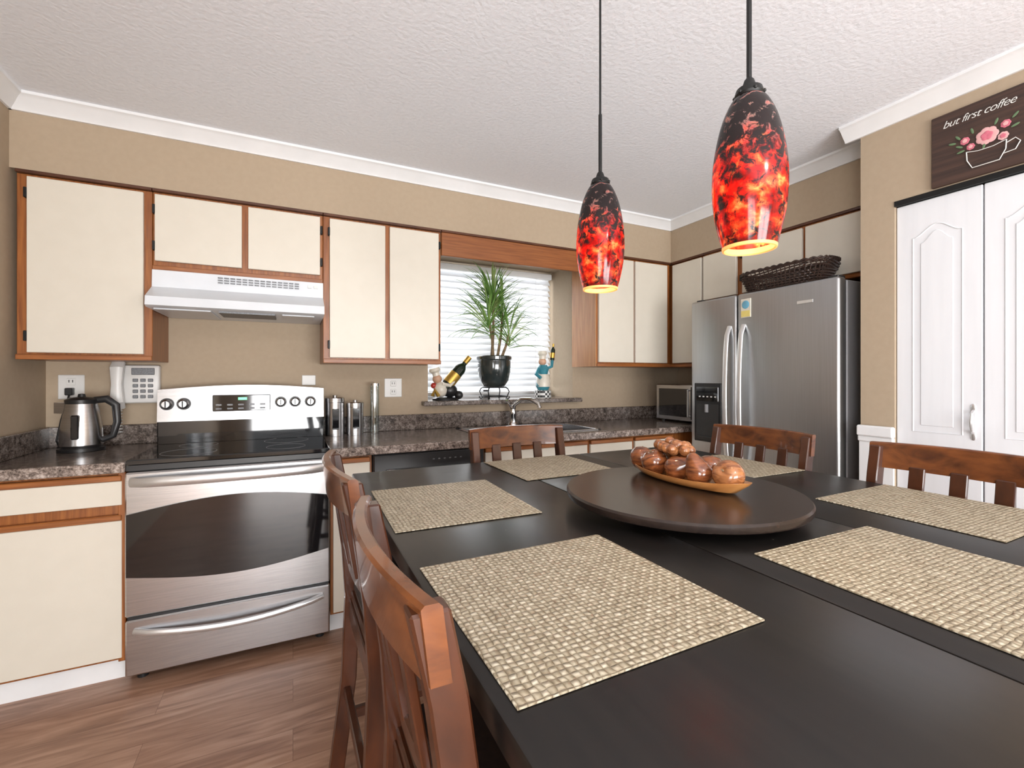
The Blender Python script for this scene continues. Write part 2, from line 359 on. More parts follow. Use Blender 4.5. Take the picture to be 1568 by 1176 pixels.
b=B('window_valance'); b.box(.804,1.940,2.645,2.665,1.985,ZT,'oakd',.003); b.box(.804,1.940,2.64,2.665,ZT,2.139,'trimd',.002); b.done()
b=B('upper_cabinet'); frame_y(b,1.947,2.64,ZB,ZT); door_y(b,1.957,2.27,1.36,DT); door_y(b,2.287,2.60,1.36,DT)
b.box(1.942,1.947,2.66,BW-.003,ZB,ZT,'oakl'); b.done()
def door_x(b,y0,y1,z0,z1,x=2.633): b.box(x,x+.02,y0,y1,z0,z1,'cream',.002)
b=B('upper_cabinet'); b.box(2.662,RW-.003,2.343,BW-.003,ZB,ZT,'oakv',.002); b.box(2.645,2.662,2.343,2.655,ZB,ZB+.022,'oaky',.002)
door_x(b,2.35,2.625,1.36,DT); b.box(2.642,2.662,2.343,2.64,ZT,2.139,'trimd',.002); b.done()
b=B('upper_cabinet'); b.box(2.655,RW-.003,1.232,2.341,1.775,ZT,'oakv',.002); b.box(2.642,2.655,1.232,2.341,1.775,1.793,'oaky',.002)
door_x(b,2.065,2.333,1.80,DT); door_x(b,1.635,2.02,1.80,DT); door_x(b,1.25,1.615,1.80,DT); b.box(2.642,2.655,1.232,2.341,ZT,2.139,'trimd',.002)
for zz in (1.9,2.05): b.box(2.63,2.65,2.024,2.036,zz-.02,zz+.02,'iron')
b.done()
# ------------------------------------------------------------------ range hood
b=B('range_hood'); hx0,hx1=-.590,.145
prof=[(2.965,1.755),(2.63,1.755),(2.625,1.675),(2.515,1.615),(2.51,1.575),(2.53,1.568),(2.965,1.568)]
b.prism([(hx0,y,z) for y,z in prof],(hx1-hx0,0,0),'hood')
for i in range(14):
    xx=-.33+i*.026
    for zz in (1.712,1.724,1.736): b.box(xx,xx+.02,2.62,2.63,zz,zz+.005,'greyf')
b.box(-.32,-.08,2.56,2.75,1.560,1.569,'greyf'); b.box(-.57,-.35,2.56,2.9,1.562,1.569,'hood',.002); b.box(-.05,.10,2.56,2.72,1.562,1.569,'hood',.002)
for xx in (.07,.10): b.box(xx,xx+.018,2.617,2.63,1.722,1.735,'plastic')
b.done()
# ------------------------------------------------------------------ base cabinets
def unit(b,x0,x1,y=2.35,stile=.012,sink=False):
    if sink:
        b.box(x0,x1,y+.02,BW-.003,.10,.73,'oakv',.001); b.box(x0,x1,y+.02,y+.045,.73,.868,'oakv')
    else: b.box(x0,x1,y+.02,BW-.003,.10,.868,'oakv',.001)
    b.box(x0+stile,x1-stile,y,y+.02,.735,.832,'cream',.002); b.box(x0+stile,x1-stile,y-.006,y+.02,.833,.856,'oakh',.003)
    b.box(x0+stile,x1-stile,y,y+.02,.115,.672,'cream',.002); b.box(x0+stile,x1-stile,y-.006,y+.02,.673,.696,'oakh',.003)
    b.box(x0,x1,y+.07,y+.09,.0,.10,'white')
b=B('base_cabinet'); unit(b,LW+.003,-.614); b.box(-.638,-.614,2.352,2.372,.10,.868,'oakv',.002); b.done()
b=B('base_cabinet'); unit(b,.163,.357); b.done()
b=B('base_cabinet')
for x0,x1,s in [(.955,1.31,1),(1.31,1.665,1),(1.665,2.02,1),(2.02,2.375,0)]: unit(b,x0,x1,sink=bool(s))
b.done()
b=B('base_cabinet'); b.box(2.377,RW-.003,2.37,BW-.003,0,.868,'oakv',.001); b.done()
b=B('dishwasher'); b.box(.36,.952,2.36,2.94,.02,.866,'black'); b.box(.362,.95,2.335,2.36,.12,.76,'bglass',.004); b.box(.362,.95,2.33,2.36,.765,.862,'black',.004)
b.box(.42,.9,2.322,2.332,.775,.79,'bglass',.003)
for i in range(6): b.box(.66+i*.03,.67+i*.03,2.327,2.331,.822,.828,'greyf')
b.box(.38,.93,2.40,2.42,0,.11,'black'); b.done()
b=B('countertop')
def ctop(b,x0,x1,y0,y1): b.box(x0,x1,y0,y1,.87,.91,'granite',.003)
L_=LW+.002; K_=BW-.002; R_=RW-.002
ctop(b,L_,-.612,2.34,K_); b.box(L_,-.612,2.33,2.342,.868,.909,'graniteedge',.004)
sx0,sx1,sy0,sy1=.99,1.80,2.44,2.84
ctop(b,.161,sx0,2.34,K_); ctop(b,sx1,R_,2.34,K_); ctop(b,sx0,sx1,2.34,sy0); ctop(b,sx0,sx1,sy1,K_)
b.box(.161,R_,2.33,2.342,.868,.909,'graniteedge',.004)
b.box(L_,-.612,K_-.018,K_,.91,1.01,'granite',.003); b.box(.161,R_,K_-.018,K_,.91,1.01,'granite',.003); b.box(L_,L_+.018,2.33,K_,.91,1.01,'granite',.003)
b.done()
b=B('kitchen_sink')
for x0,x1 in [(sx0+.004,1.385),(1.405,sx1-.004)]:
    y0,y1=sy0+.004,sy1-.004
    b.box(x0,x1,y0,y1,.74,.745,'steel'); b.box(x0,x0+.006,y0,y1,.74,.912,'steel'); b.box(x1-.006,x1,y0,y1,.74,.912,'steel')
    b.box(x0,x1,y0,y0+.006,.74,.912,'steel'); b.box(x0,x1,y1-.006,y1,.74,.912,'steel')
    b.cyl(((x0+x1)/2,(y0+y1)/2,.745),((x0+x1)/2,(y0+y1)/2,.748),.04,'chrome')
b.box(1.38,1.41,sy0,sy1,.90,.914,'steel',.003)
for q in [(sx0-.015,sx1+.015,sy0-.015,sy0+.012),(sx0-.015,sx1+.015,sy1-.012,sy1+.05),(sx0-.015,sx0+.012,sy0-.015,sy1+.05),(sx1-.012,sx1+.015,sy0-.015,sy1+.05)]:
    b.box(*q,.910,.916,'steel',.002)
b.done()
b=B('kitchen_faucet'); fx,fyy=1.385,2.865
b.lathe([(.0,.916),(.036,.916),(.034,.93),(.026,.94),(.023,.99),(.026,1.0),(.02,1.03),(0,1.03)],(fx,fyy,0),'chrome')
b.tube([(fx,fyy,1.01),(fx+.005,fyy-.01,1.06),(fx+.04,fyy-.06,1.10),(fx+.08,fyy-.12,1.10),(fx+.11,fyy-.17,1.075),(fx+.115,fyy-.18,1.045)],[.018,.016,.014,.014,.014,.015],'chrome',12)
b.tube([(fx,fyy,1.025),(fx-.015,fyy+.0,1.05),(fx-.06,fyy-.03,1.095)],[.014,.010,.008],'chrome',10)
b.done()
# ------------------------------------------------------------------ stove
b=B('electric_range'); x0,x1=-.608,.157; xm=(x0+x1)/2
b.box(x0+.004,x1-.004,2.352,2.94,.04,.895,'black'); 
for xx in (x0+.04,x1-.04):
    for yy in (2.40,2.88): b.cyl((xx,yy,0),(xx,yy,.045),.02,'black',12)
b.box(x0,x1,2.325,2.86,.895,.918,'bglass',.004)
b.box(x0,x1,2.335,2.352,.872,.894,'black')
for (bx,by,br) in [(-.42,2.47,.105),(-.03,2.47,.085),(-.42,2.71,.08),(-.03,2.71,.105)]:
    b.tube([(bx+br*math.cos(a*math.pi/24),by+br*math.sin(a*math.pi/24),.9178) for a in range(48)],.0009,'greyside',6,closed=True)
b.box(x0,x1,2.315,2.352,.285,.868,'steel',.006)
topc=lambda t:(x0+.006+(x1-x0-.012)*t, .700+.045*math.sin(math.pi*t))
botc=lambda t:(x1-.006-(x1-x0-.012)*t, .450-.045*math.sin(math.pi*t))
pts=arc(topc,20)+arc(botc,20)
b.prism([(x,2.309,z) for x,z in pts],(0,.01,0),'bglass')
n=14
b.tube([(x0+.02+(x1-x0-.04)*i/n,2.315-.045*math.sin(math.pi*(i/n))**.35,.83) for i in range(n+1)],.012,'handle',12,flat=1.7,flatdir=(0,0,1))
b.box(x0,x1,2.318,2.352,.045,.27,'steel',.006); b.box(x0+.004,x1-.004,2.335,2.352,.268,.288,'black')
b.tube([(x0+.03+(x1-x0-.06)*i/n,2.318-.035*math.sin(math.pi*i/n)**.4,.225-.03*math.sin(math.pi*i/n)) for i in range(n+1)],.011,'handle',12,flat=1.3,flatdir=(0,0,1))
b.box(x0,x1,2.80,2.93,.915,1.04,'bglass',.004)
tp=lambda t:(x0+(x1-x0)*t,1.190+.022*math.sin(math.pi*t))
b.prism([(x1,2.795,1.03),(x0,2.795,1.03)]+[(x,2.805,z) for x,z in arc(tp,16)],(0,.12,0),'steel')
b.box(-.375,-.11,2.79,2.80,1.075,1.16,'bglass',.003)
for i in range(5):
    for j in range(2): b.box(-.36+i*.05,-.335+i*.05,2.787,2.792,1.085+j*.02,1.093+j*.02,'greyf')
b.box(-.26,-.22,2.787,2.792,1.133,1.147,'led')
for kx in (-.568,-.498,-.06,.011,.088):
    b.lathe([(0,0),(.024,0),(.024,.008),(.019,.012),(.016,.03),(0,.03)],(kx,2.797,1.118),'steel',20,axis=(0,-1,0))
    b.lathe([(.03,0),(.03,.003),(.024,.003)],(kx,2.797,1.118),'black',20,axis=(0,-1,0))
    b.box(kx-.003,kx+.003,2.763,2.77,1.103,1.133,'black')
b.done()
# ------------------------------------------------------------------ fridge
b=B('refrigerator'); fx=2.38; y0,y1=1.297,2.207; zt=1.745; ys=1.862
b.box(fx+.075,RW-.02,y0+.005,y1-.005,.03,zt-.01,'greyside',.006)
b.box(fx+.06,fx+.076,y0+.01,y1-.01,.04,zt-.015,'black')
b.box(fx,fx+.062,ys+.004,y1,.08,zt,'steelv',.014,seg=3); b.box(fx,fx+.062,y0,ys-.004,.08,zt,'steelv',.014,seg=3)
b.box(fx+.02,fx+.07,y0+.01,y1-.01,.0,.075,'black')
b.box(fx+.08,RW-.03,y0+.02,y1-.02,0,.04,'black')
for hy in (ys+.048,ys-.048):
    b.tube([(fx-.045*math.sin(math.pi*i/16)**.4,hy,.70+.86*i/16) for i in range(17)],.009,'handle',12,flat=1.7,flatdir=(0,1,0))
b.box(fx-.006,fx+.01,1.965,2.175,.84,1.215,'black',.004); b.box(fx-.009,fx,1.985,2.155,1.10,1.19,'bglass',.002)
b.box(fx-.008,fx+.0,1.985,2.155,.87,1.08,'darkhole'); b.box(fx-.02,fx,1.99,2.15,.855,.875,'black',.003)
b.cyl((fx-.012,2.07,1.08),(fx-.012,2.07,1.03),.012,'greyside',12)
for i in range(5): b.box(fx-.011,fx-.008,2.0+i*.03,2.012+i*.03,1.125,1.133,'plastic')
b.box(fx-.003,fx+.001,1.42,1.50,1.635,1.65,'handle')
b.box(fx+.03,fx+.09,y0+.02,y0+.07,zt-.01,zt+.012,'black',.003); b.box(fx+.03,fx+.09,y1-.07,y1-.02,zt-.01,zt+.012,'black',.003)
b.done()
b=B('fridge_magnet'); b.box(fx-.006,fx-.0005,1.765,1.83,1.60,1.71,'ivory',.002); b.box(fx-.008,fx-.005,1.77,1.825,1.605,1.64,'yellow'); b.ball((fx-.007,1.797,1.675),.024,'blue',(.12,1,1)); b.done()
b=B('wicker_basket'); bc=(2.525,1.65); 
def rr(t,hx,hy,p=4):
    a=2*math.pi*t; c,s=math.cos(a),math.sin(a)
    k=(abs(c)**p+abs(s)**p)**(-1/p); return hx*c*k,hy*s*k
nb=64
for lvl in range(8):
    f=lvl/7; hx=.075+.02*f; hy=.215+.035*f; zz=zt+.018+.095*f
    path=[]
    for i in range(nb*2):
        x,y=rr(i/(nb*2),hx,hy); k=1+(.022 if (i+lvl)%2 else -.022); path.append((bc[0]+x*k,bc[1]+y*k,zz+(.012*math.sin(2*math.pi*i/(nb*2)*2) if f>.7 else 0)))
    b.tube(path,.0048,'wick',5,closed=True)
for i in range(nb):
    xa,ya=rr(i/nb,.075,.215); xb,yb=rr(i/nb,.096,.252); b.cyl((bc[0]+xa,bc[1]+ya,zt+.015),(bc[0]+xb,bc[1]+yb,zt+.124),.003,'wick',5)
for ph in (0,math.pi):
    b.tube([(bc[0]+rr(i/160,.096,.252)[0],bc[1]+rr(i/160,.096,.252)[1]+.004*math.sin(i*.8+ph),zt+.126+.006*math.cos(i*.8+ph)) for i in range(160)],.006,'wick',6,closed=True)
b.box(bc[0]-.07,bc[0]+.07,bc[1]-.21,bc[1]+.21,zt+.0,zt+.018,'wick'); b.done()
# ------------------------------------------------------------------ microwave
b=B('microwave'); mx=2.62; my0,my1=2.335,2.78
b.box(mx+.02,RW-.08,my0,my1,.925,1.195,'steel',.006); b.box(mx,mx+.02,my0,my1,.925,1.195,'steel',.004)
b.box(mx-.003,mx,my0+.12,my1-.03,.955,1.165,'bglass',.001); b.box(mx-.003,mx,my0+.01,my0+.095,.94,1.18,'black',.001)
b.cyl((mx-.02,my0+.105,.96),(mx-.02,my0+.105,1.16),.007,'handle',10)
for zz in (.965,1.155): b.cyl((mx,my0+.105,zz),(mx-.02,my0+.105,zz),.006,'handle',8)
for xx in (mx+.04,RW-.12):
    for yy in (my0+.04,my1-.04): b.cyl((xx,yy,.91),(xx,yy,.93),.012,'black',10)
b.done()
# ------------------------------------------------------------------ closet doors
def bifold(name,ya,yb,handle=None):
    b=B(name); x=CX+.012; z0,z1=.02,2.01
    b.box(x,x+.03,yb,ya,z0,z1,'whited',.003)
    w=ya-yb; ym=(ya+yb)/2
    def panel(zb,ztop,arch):
        hw=w/2-.06
        def outline(k):
            h=hw-k; pts=[(ym-h,zb+k),(ym+h,zb+k),(ym+h,ztop-k-(arch if arch else 0))]
            if arch:
                for i in range(1,16):
                    t=i/16; c=(1-math.cos(2*math.pi*t))/2
                    pts.append((ym+h-2*h*t,ztop-k-arch+arch*c))
            pts.append((ym-h,ztop-k-(arch if arch else 0)))
            return pts
        o=outline(0); b.tube([(x+.001,y,z) for y,z in o],.0036,'whited',6,closed=True)
        i_=outline(.028); b.prism([(x-.0028,y,z) for y,z in i_],(.0043,0,0),'whited',.001)
    panel(1.02,1.90,.045); panel(.12,.90,0)
    if handle is not None:
        hy=handle
        b.tube([(x,hy,1.03),(x-.016,hy,1.04),(x-.020,hy,1.075),(x-.016,hy,1.11),(x,hy,1.12)],[.007,.005,.009,.005,.007],'handle',10)
        b.ball((x-.002,hy,1.02),.009,'handle',(.4,1,2)); b.ball((x-.002,hy,1.13),.009,'handle',(.4,1,2))
    return b.done()
bifold('door_1',1.088,.806,.832); bifold('door_2',.802,.517)
b=B('trim_door_track'); b.box(CX-.004,CX+.045,.515,1.09,2.012,2.035,'iron'); b.done()
# ------------------------------------------------------------------ sign
sg=B('coffee_sign'); sY=.802; sZ=2.185
XF=Matrix(((0,0,-1,CX-.001),(-1,0,0,sY),(0,1,0,sZ),(0,0,0,1)))
sg.box(-.152,.152,-.145,.145,0,.015,'signw',.002,XF)
for k in range(1,5): sg.box(-.152,.152,-.145+k*.058,-.1445+k*.058,.0145,.0155,'darkhole',0,XF)
zc=.018; K=.85
A_=XF@Matrix.Translation((.01,-.025,0))@Matrix.Diagonal((K,K,1,1))
sg.tube([(-.06,-.02,zc),(-.058,-.06,zc),(-.04,-.1,zc),(.05,-.1,zc),(.07,-.06,zc),(.072,-.02,zc)],.0022,'chalk',6,A_)
sg.tube([(.072,-.035,zc),(.1,-.025,zc),(.115,-.045,zc),(.1,-.075,zc),(.062,-.078,zc)],.0022,'chalk',6,A_)
sg.tube([(-.06,-.02,zc),(-.02,-.03,zc),(.03,-.03,zc),(.072,-.02,zc)],.0018,'chalk',6,A_)
def flower(cx,cy,r,m1,m2):
    for k in range(7):
        a=k*2*math.pi/7; sg.ball((cx+r*.6*math.cos(a),cy+r*.6*math.sin(a),zc),r*.5,m1,(1,1,.08),12,A_)
    for k in range(5):
        a=k*2*math.pi/5+.3; sg.ball((cx+r*.28*math.cos(a),cy+r*.28*math.sin(a),zc+.002),r*.32,m2,(1,1,.1),12,A_)
flower(.01,.025,.036,'pinkl','pink'); flower(-.065,.035,.016,'pink','pinkl'); flower(.07,.05,.016,'pink','pinkl'); flower(.062,0,.017,'pinkl','pink'); flower(-.045,0,.014,'pink','pinkl')
for (cx,cy,a) in [(-.085,.015,2.6),(-.09,.06,2.2),(-.04,.07,1.8),(.1,.03,.3),(.1,.075,.8),(.04,.075,1.2),(-.08,-.01,3.3),(.0,-.015,4.5),(-.11,.04,2.9)]:
    xf=A_@Matrix.Translation((cx,cy,zc))@Matrix.Rotation(a,4,'Z'); sg.ball((0,0,0),.015,'greenl',(1,.35,.08),10,xf)
so=sg.done()
cu=D.curves.new('sign_text','FONT'); cu.body='but first coffee'; cu.size=.041; cu.align_x='CENTER'; cu.extrude=.0006; cu.shear=.4; cu.space_character=.90; cu.offset=-.0004
to=D.objects.new('sign_text_tmp',cu); scene.collection.objects.link(to)
bpy.context.view_layer.update(); me=D.meshes.new_from_object(to.evaluated_get(bpy.context.evaluated_depsgraph_get())); D.objects.remove(to)
me.materials.clear(); me.materials.append(M['chalk']); tx=D.objects.new('sign_lettering',me); scene.collection.objects.link(tx)
tx.matrix_world=XF@Matrix.Translation((-.010,.085,.0165)); tx.parent=so
# ------------------------------------------------------------------ table
TX0,TX1,TY0,TY1=.19,1.71,.13,1.71
b=B('dining_table')
for a,c in [(TX0,.741),(.743,1.157),(1.159,TX1)]: b.box(a,c,TY0,TY1,.872,.91,'table',.004,seg=2)
b.box(TX0+.06,TX1-.06,TY0+.06,TY1-.06,.78,.873,'table',.003)
for lx in (TX0+.06,TX1-.15):
    for ly in (TY0+.06,TY1-.15):
        b.box(lx,lx+.09,ly,ly+.09,0,.79,'table',.006)
b.done()
for i,(a,c,d,e) in enumerate([(.203,.600,.418,.810),(.203,.575,1.005,1.41),(.69,1.075,1.335,1.70),(1.33,1.695,1.035,1.41),(1.325,1.70,.405,.79),(.80,1.187,.212,.592)]):
    b=B('woven_placemat',((a+c)/2,(d+e)/2,.911)); 
    ang=[.01,-.02,.02,0,.015,-.01][i]; xf=Matrix.Translation(((a+c)/2,(d+e)/2,.9122))@Matrix.Rotation(ang,4,'Z')
    w,h=(c-a)/2-.003,(e-d)/2-.003
    b.box(-w,w,-h,h,-.0012,.0014,'mat',.0006,xf); b.done()
b=B('lazy_susan'); sc=(.937,.905,0); R=.303
b.lathe([(0,.911),(.12,.911),(.12,.930),(.10,.932),(.29,.932),(.300,.935),(R,.940),(R,.950),(.299,.955),(0,.955)],sc,'susan',72)
b.done()
b=B('fruit_bowl'); bcx,bcy,bz=1.01,.965,.955
t=bmesh.new(); NU=40
def bowlring(k,z):
    out=[]
    for i in range(NU):
        a=2*math.pi*i/NU; c,s_=math.cos(a),math.sin(a)
        L=.215*k; W=.075*k
        lift=.014*abs(s_)**3 if z>.01 else 0
        out.append(t.verts.new((bcx+W*c*(1-.2*abs(s_)**3),bcy+L*s_,bz+z+lift)))
    return out
rings=[bowlring(.6,.001),bowlring(.8,.005),bowlring(.96,.016),bowlring(1.0,.025),bowlring(.97,.025),bowlring(.9,.017),bowlring(.7,.010),bowlring(.5,.008)]
for A,C in zip(rings,rings[1:]):
    for i in range(NU): t.faces.new((A[i],A[(i+1)%NU],C[(i+1)%NU],C[i]))
t.faces.new(rings[0]); t.faces.new(rings[-1]); b.add(t,'bowlw'); 
def apple(x,y,z,r,mat,tilt=(0,0,1)):
    pr=smooth_prof([(0,-.92),(.3,-.9),(.6,-.76),(.87,-.42),(1,.0),(.96,.42),(.75,.78),(.40,.95),(.15,.92),(0,.84)],2)
    b.lathe([(max(0,p)*r,q*r) for p,q in pr],(x,y,z),mat,24,axis=tilt)
    tv=Vector(tilt).normalized(); b.cyl(Vector((x,y,z))+tv*r*.8,Vector((x,y,z))+tv*r*1.05,.0025,'stem',6)
def pear(x,y,z,r,mat,tilt):
    pr=smooth_prof([(0,-.95),(.4,-.9),(.85,-.5),(1,0),(.85,.5),(.62,.95),(.45,1.3),(.25,1.5),(0,1.56)],2)
    b.lathe([(max(0,p)*r,q*r) for p,q in pr],(x,y,z),mat,24,axis=tilt)
z_=bz-.006
apple(.99,1.115,z_+.050,.036,'fruit1',(.3,.2,1)); apple(.98,1.045,z_+.048,.039,'fruit1',(-.4,.1,1)); apple(1.045,1.07,z_+.053,.035,'fruit2',(.3,0,1))
pear(.985,.965,z_+.046,.035,'fruit1',(.3,-1,.5)); apple(1.045,.985,z_+.052,.037,'fruit1',(0,.3,1)); pear(.985,.885,z_+.048,.036,'fruit1',(-.3,.3,1)); apple(1.01,.812,z_+.052,.039,'fruit2',(-.9,-.2,.5))
apple(1.04,.895,z_+.055,.034,'fruit1',(.2,0,1))
random.seed(3)
for i in range(26):
    a=random.random()*6.28; rr_=.038*math.sqrt(random.random()); b.ball((1.015+rr_*math.cos(a),1.01+1.5*rr_*math.sin(a),z_+.092+.028*random.random()*(1-rr_/.05)),.0155,'fruit2',seg=12)
b.done()
# ------------------------------------------------------------------ chairs
def chair(x,y,ang):
    e=D.objects.new('dining_chair',None); scene.collection.objects.link(e)
    b=B('chair_frame'); W=.225; zt=1.035; sz=.62
    wd='chair'
    for s in (-1,1):
        yy=s*(W-.02)
        path=[(.0,0),(.045,.35),(.055,.60),(.045,.75),(.02,.93),(.0,zt-.01)]
        f=[(p[0]-.02,p[1]) for p in path]+[(p[0]+.022,p[1]) for p in reversed(path)]
        b.prism([(px,yy-.016,pz) for px,pz in f],(0,.032,0),wd,.003)
        b.box(.40,.44,yy-.02,yy+.02,0,sz-.03,wd,.004)
        b.box(.03,.42,yy-.01,yy+.01,.22,.25,wd,.003); b.box(.06,.42,yy-.012,yy+.012,sz-.09,sz-.03,wd,.003)
    b.box(.405,.425,-W+.03,W-.03,.16,.19,wd,.003); b.box(.03,.05,-W+.03,W-.03,.3,.33,wd,.003)
    b.box(.41,.43,-W+.03,W-.03,sz-.09,sz-.03,wd,.003); b.box(.045,.065,-W+.03,W-.03,sz-.09,sz-.03,wd,.003)
    def rail(z0,z1,xb,bow,th,mat,w=W,arch=0):
        t=bmesh.new(); n=16; R=[]
        for i in range(n+1):
            u=-1+2*i/n; x_=xb-bow*(1-u*u); y_=u*w; up=arch*(1-u*u)
            lean=.012*(z1-z0)/.1
            pts=[(x_-th/2+lean*.5,z0),(x_+th/2+lean*.5,z0),(x_+th/2-lean*.5,z1+up-.004),(x_+th/2-lean*.5-.004,z1+up),(x_-th/2-lean*.5+.004,z1+up),(x_-th/2-lean*.5,z1+up-.004)]
            R.append([t.verts.new((px,y_,pz)) for px,pz in pts])
        for A,C in zip(R,R[1:]):
            for k in range(6): t.faces.new((A[k],A[(k+1)%6],C[(k+1)%6],C[k]))
        t.faces.new(R[0]); t.faces.new(R[-1]); b.add(t,mat)
    rail(zt-.082,zt,.006,.032,.022,'chairl',W,.004)
    rail(.745,.785,.048,.018,.018,wd,W-.03)
    for yy in (-.10,0,.10):
        bw=.024*(1-(yy/W)**2)
        f=[(.040-bw*.7-.006,.775),(.014-bw-.006,zt-.07),(.014-bw+.006,zt-.07),(.040-bw*.7+.006,.775)]
        b.prism([(px,yy-.02,pz) for px,pz in f],(0,.04,0),wd,.002)
    out=[(.05,-.2),(.05,.2),(.25,.222),(.44,.225),(.455,.19),(.455,-.19),(.44,-.225),(.25,-.222)]
    b.prism([(px,py,sz-.03) for px,py in out],(0,0,.022),wd,.004)
    b.prism([(px*.97+.008,py*.94,sz-.008) for px,py in out],(0,0,.035),'leather',.012)
    b.done(parent=e)
    e.matrix_world=Matrix.Translation((x,y,0))@Matrix.Rotation(ang,4,'Z')
    return e
chair(.120,.655,0); chair(.110,1.25,.02)
chair(.885,1.785,-math.pi/2)
chair(1.785,1.285,math.pi); chair(1.785,.645,math.pi)
# ------------------------------------------------------------------ pendants
def pendant(x,y,zb):
    S=.91; CL=(CH-zb)/S
    e=D.objects.new('pendant_light',None); scene.collection.objects.link(e); e.location=(x,y,zb); e.scale=(S,S,S)
    prof=smooth_prof([(.0525,.0),(.0605,.03),(.069,.07),(.0735,.11),(.0745,.15),(.072,.19),(.066,.23),(.057,.27),(.046,.30),(.034,.322),(.024,.33)],3)
    b=B('glass_shade'); inner=[(r-.003,z) for r,z in prof]
    b.lathe(prof+list(reversed(inner))+[prof[0]],(0,0,0),'shade',48)
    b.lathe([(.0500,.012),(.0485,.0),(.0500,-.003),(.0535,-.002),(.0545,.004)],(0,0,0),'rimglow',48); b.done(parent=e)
    b=B('lamp_fitting')
    b.lathe([(0,.325),(.027,.325),(.03,.332),(.026,.345),(.014,.352),(.010,.365),(.006,.37),(0,.37)],(0,0,0),'iron',24)
    for k in range(6):
        a=k*math.pi/3; b.ball((.029*math.cos(a),.029*math.sin(a),.334),.004,'iron',seg=8)
    b.cyl((0,0,.365),(0,0,.55),.0055,'iron',10); b.cyl((0,0,.55),(0,0,CL-.02),.0035,'iron',8)
    b.lathe([(0,CL-.001),(.06,CL-.001),(.055,CL-.015),(.02,CL-.03),(0,CL-.03)],(0,0,0),'iron',24)
    b.cyl((0,0,.20),(0,0,.325),.016,'black',16); b.done(parent=e)
    b=B('light_bulb'); b.lathe([(0,.095),(.014,.10),(.024,.118),(.025,.135),(.018,.165),(.013,.185),(.013,.20),(0,.20)],(0,0,0),'bulb',20); b.done(parent=e)
pendant(.793,1.065,1.505); pendant(.812,.607,1.508)
# ------------------------------------------------------------------ plant
b=B('potted_dracaena'); px,py=1.315,3.03
b.lathe([(0,1.185),(.07,1.185),(.078,1.19),(.105,1.23),(.118,1.29),(.121,1.35),(.119,1.372),(.128,1.38),(.130,1.40),(.125,1.405),(.116,1.40),(.112,1.375),(0,1.375)],(px,py,0),'pot',40)
b.lathe([(0,1.376),(.112,1.376)],(px,py,0),'soil',24)
random.seed(11)
def leaf(base,az,e0,L,bend,w):
    t=bmesh.new(); p=Vector(base); n=9; prev=None; side=Vector((-math.sin(az),math.cos(az),0))
    for i in range(n+1):
        s=i/n; el=e0-bend*s*s*1.3
        ww=w*(math.sin(math.pi*min(1,(s*.85+.12))))**.7*(1 if s<.97 else .2)
        d=Vector((math.cos(az)*math.cos(el),.6*math.sin(az)*math.cos(el),math.sin(el)))
        upv=side.cross(d)
        q=p.copy(); q.y=min(q.y,3.235)
        row=[t.verts.new(q-side*ww+upv*ww*.5*-1),t.verts.new(q),t.verts.new(q+side*ww+upv*ww*.5*-1)]
        if prev:
            t.faces.new((prev[0],prev[1],row[1],row[0])); t.faces.new((prev[1],prev[2],row[2],row[1]))
        prev=row; p=p+d*L/n
    b.add(t,'leaf')
for (dx,dy,h,lx,ly,cnt) in [(-.02,.0,.42,.0,-.02,76),(.03,.02,.34,.05,.01,56),(-.02,-.03,.27,-.05,-.03,56),(.04,-.02,.18,.06,-.02,34)]:
    base=Vector((px+dx,py+dy,1.37)); top=Vector((px+dx+lx,py+dy+ly,1.39+h))
    b.tube([base,base.lerp(top,.5)+Vector((.01,0,.01)),top],[.012,.010,.008],'stem',8)
    for i in range(cnt):
        az=random.random()*2*math.pi; k=random.random(); leaf(top-Vector((0,0,.12*(1-k))),az,math.radians(2+76*k),.27+.10*random.random(),.3+.7*random.random(),.0064)
b.done()
b=B('plant_stand')
for zz,r in ((1.18,.085),(1.115,.10)):
    b.tube([(px+r*math.cos(a*math.pi/16),py+r*math.sin(a*math.pi/16),zz) for a in range(32)],.004,'iron',6,closed=True)
for k in range(4):
    a=k*math.pi/2+math.pi/4; c,s=math.cos(a),math.sin(a)
    b.tube([(px+r*c,py+r*s,z) for r,z in [(.085,1.182),(.105,1.17),(.115,1.15),(.10,1.115),(.09,1.10),(.105,1.0985),(.118,1.105),(.115,1.115)]],.004,'iron',6)
b.done()
def bottle(b,base,axis,L=.30,r=.034,cap='gold'):
    pr=[(0,0),(r,.002),(r,.6*L),(r*.85,.67*L),(r*.42,.76*L),(r*.38,.97*L),(0,.97*L)]
    b.lathe(pr,base,'bottle',24,axis=axis); b.lathe([(r*1.02,.15*L),(r*1.02,.45*L)],base,'gold',24,axis=axis)
    b.lathe([(r*.44,.80*L),(r*.46,.985*L),(0,.99*L)],base,cap,16,axis=axis)
b=B('wine_bottle_holder'); q=Vector((.95,3.03,1.095))
b.lathe([(0,0),(.07,0),(.072,.012),(.05,.02),(0,.02)],q,'black',24,sx=1.3)
b.ball(q+Vector((.03,0,.065)),.048,'black',(1.1,1,1)); b.ball(q+Vector((-.035,0,.075)),.05,'ivory',(1,1,1.1)); b.ball(q+Vector((-.06,0,.145)),.032,'skin'); 
b.lathe([(0,0),(.025,0),(.025,.02),(.04,.035),(.035,.055),(0,.06)],q+Vector((-.065,0,.168)),'ivory',20,axis=(-.3,0,1))
for yy in (-.035,.035): b.tube([q+Vector((-.035,yy,.11)),q+Vector((.02,yy*1.2,.10)),q+Vector((.05,yy*.8,.13))],[.014,.012,.012],'ivory',8); 
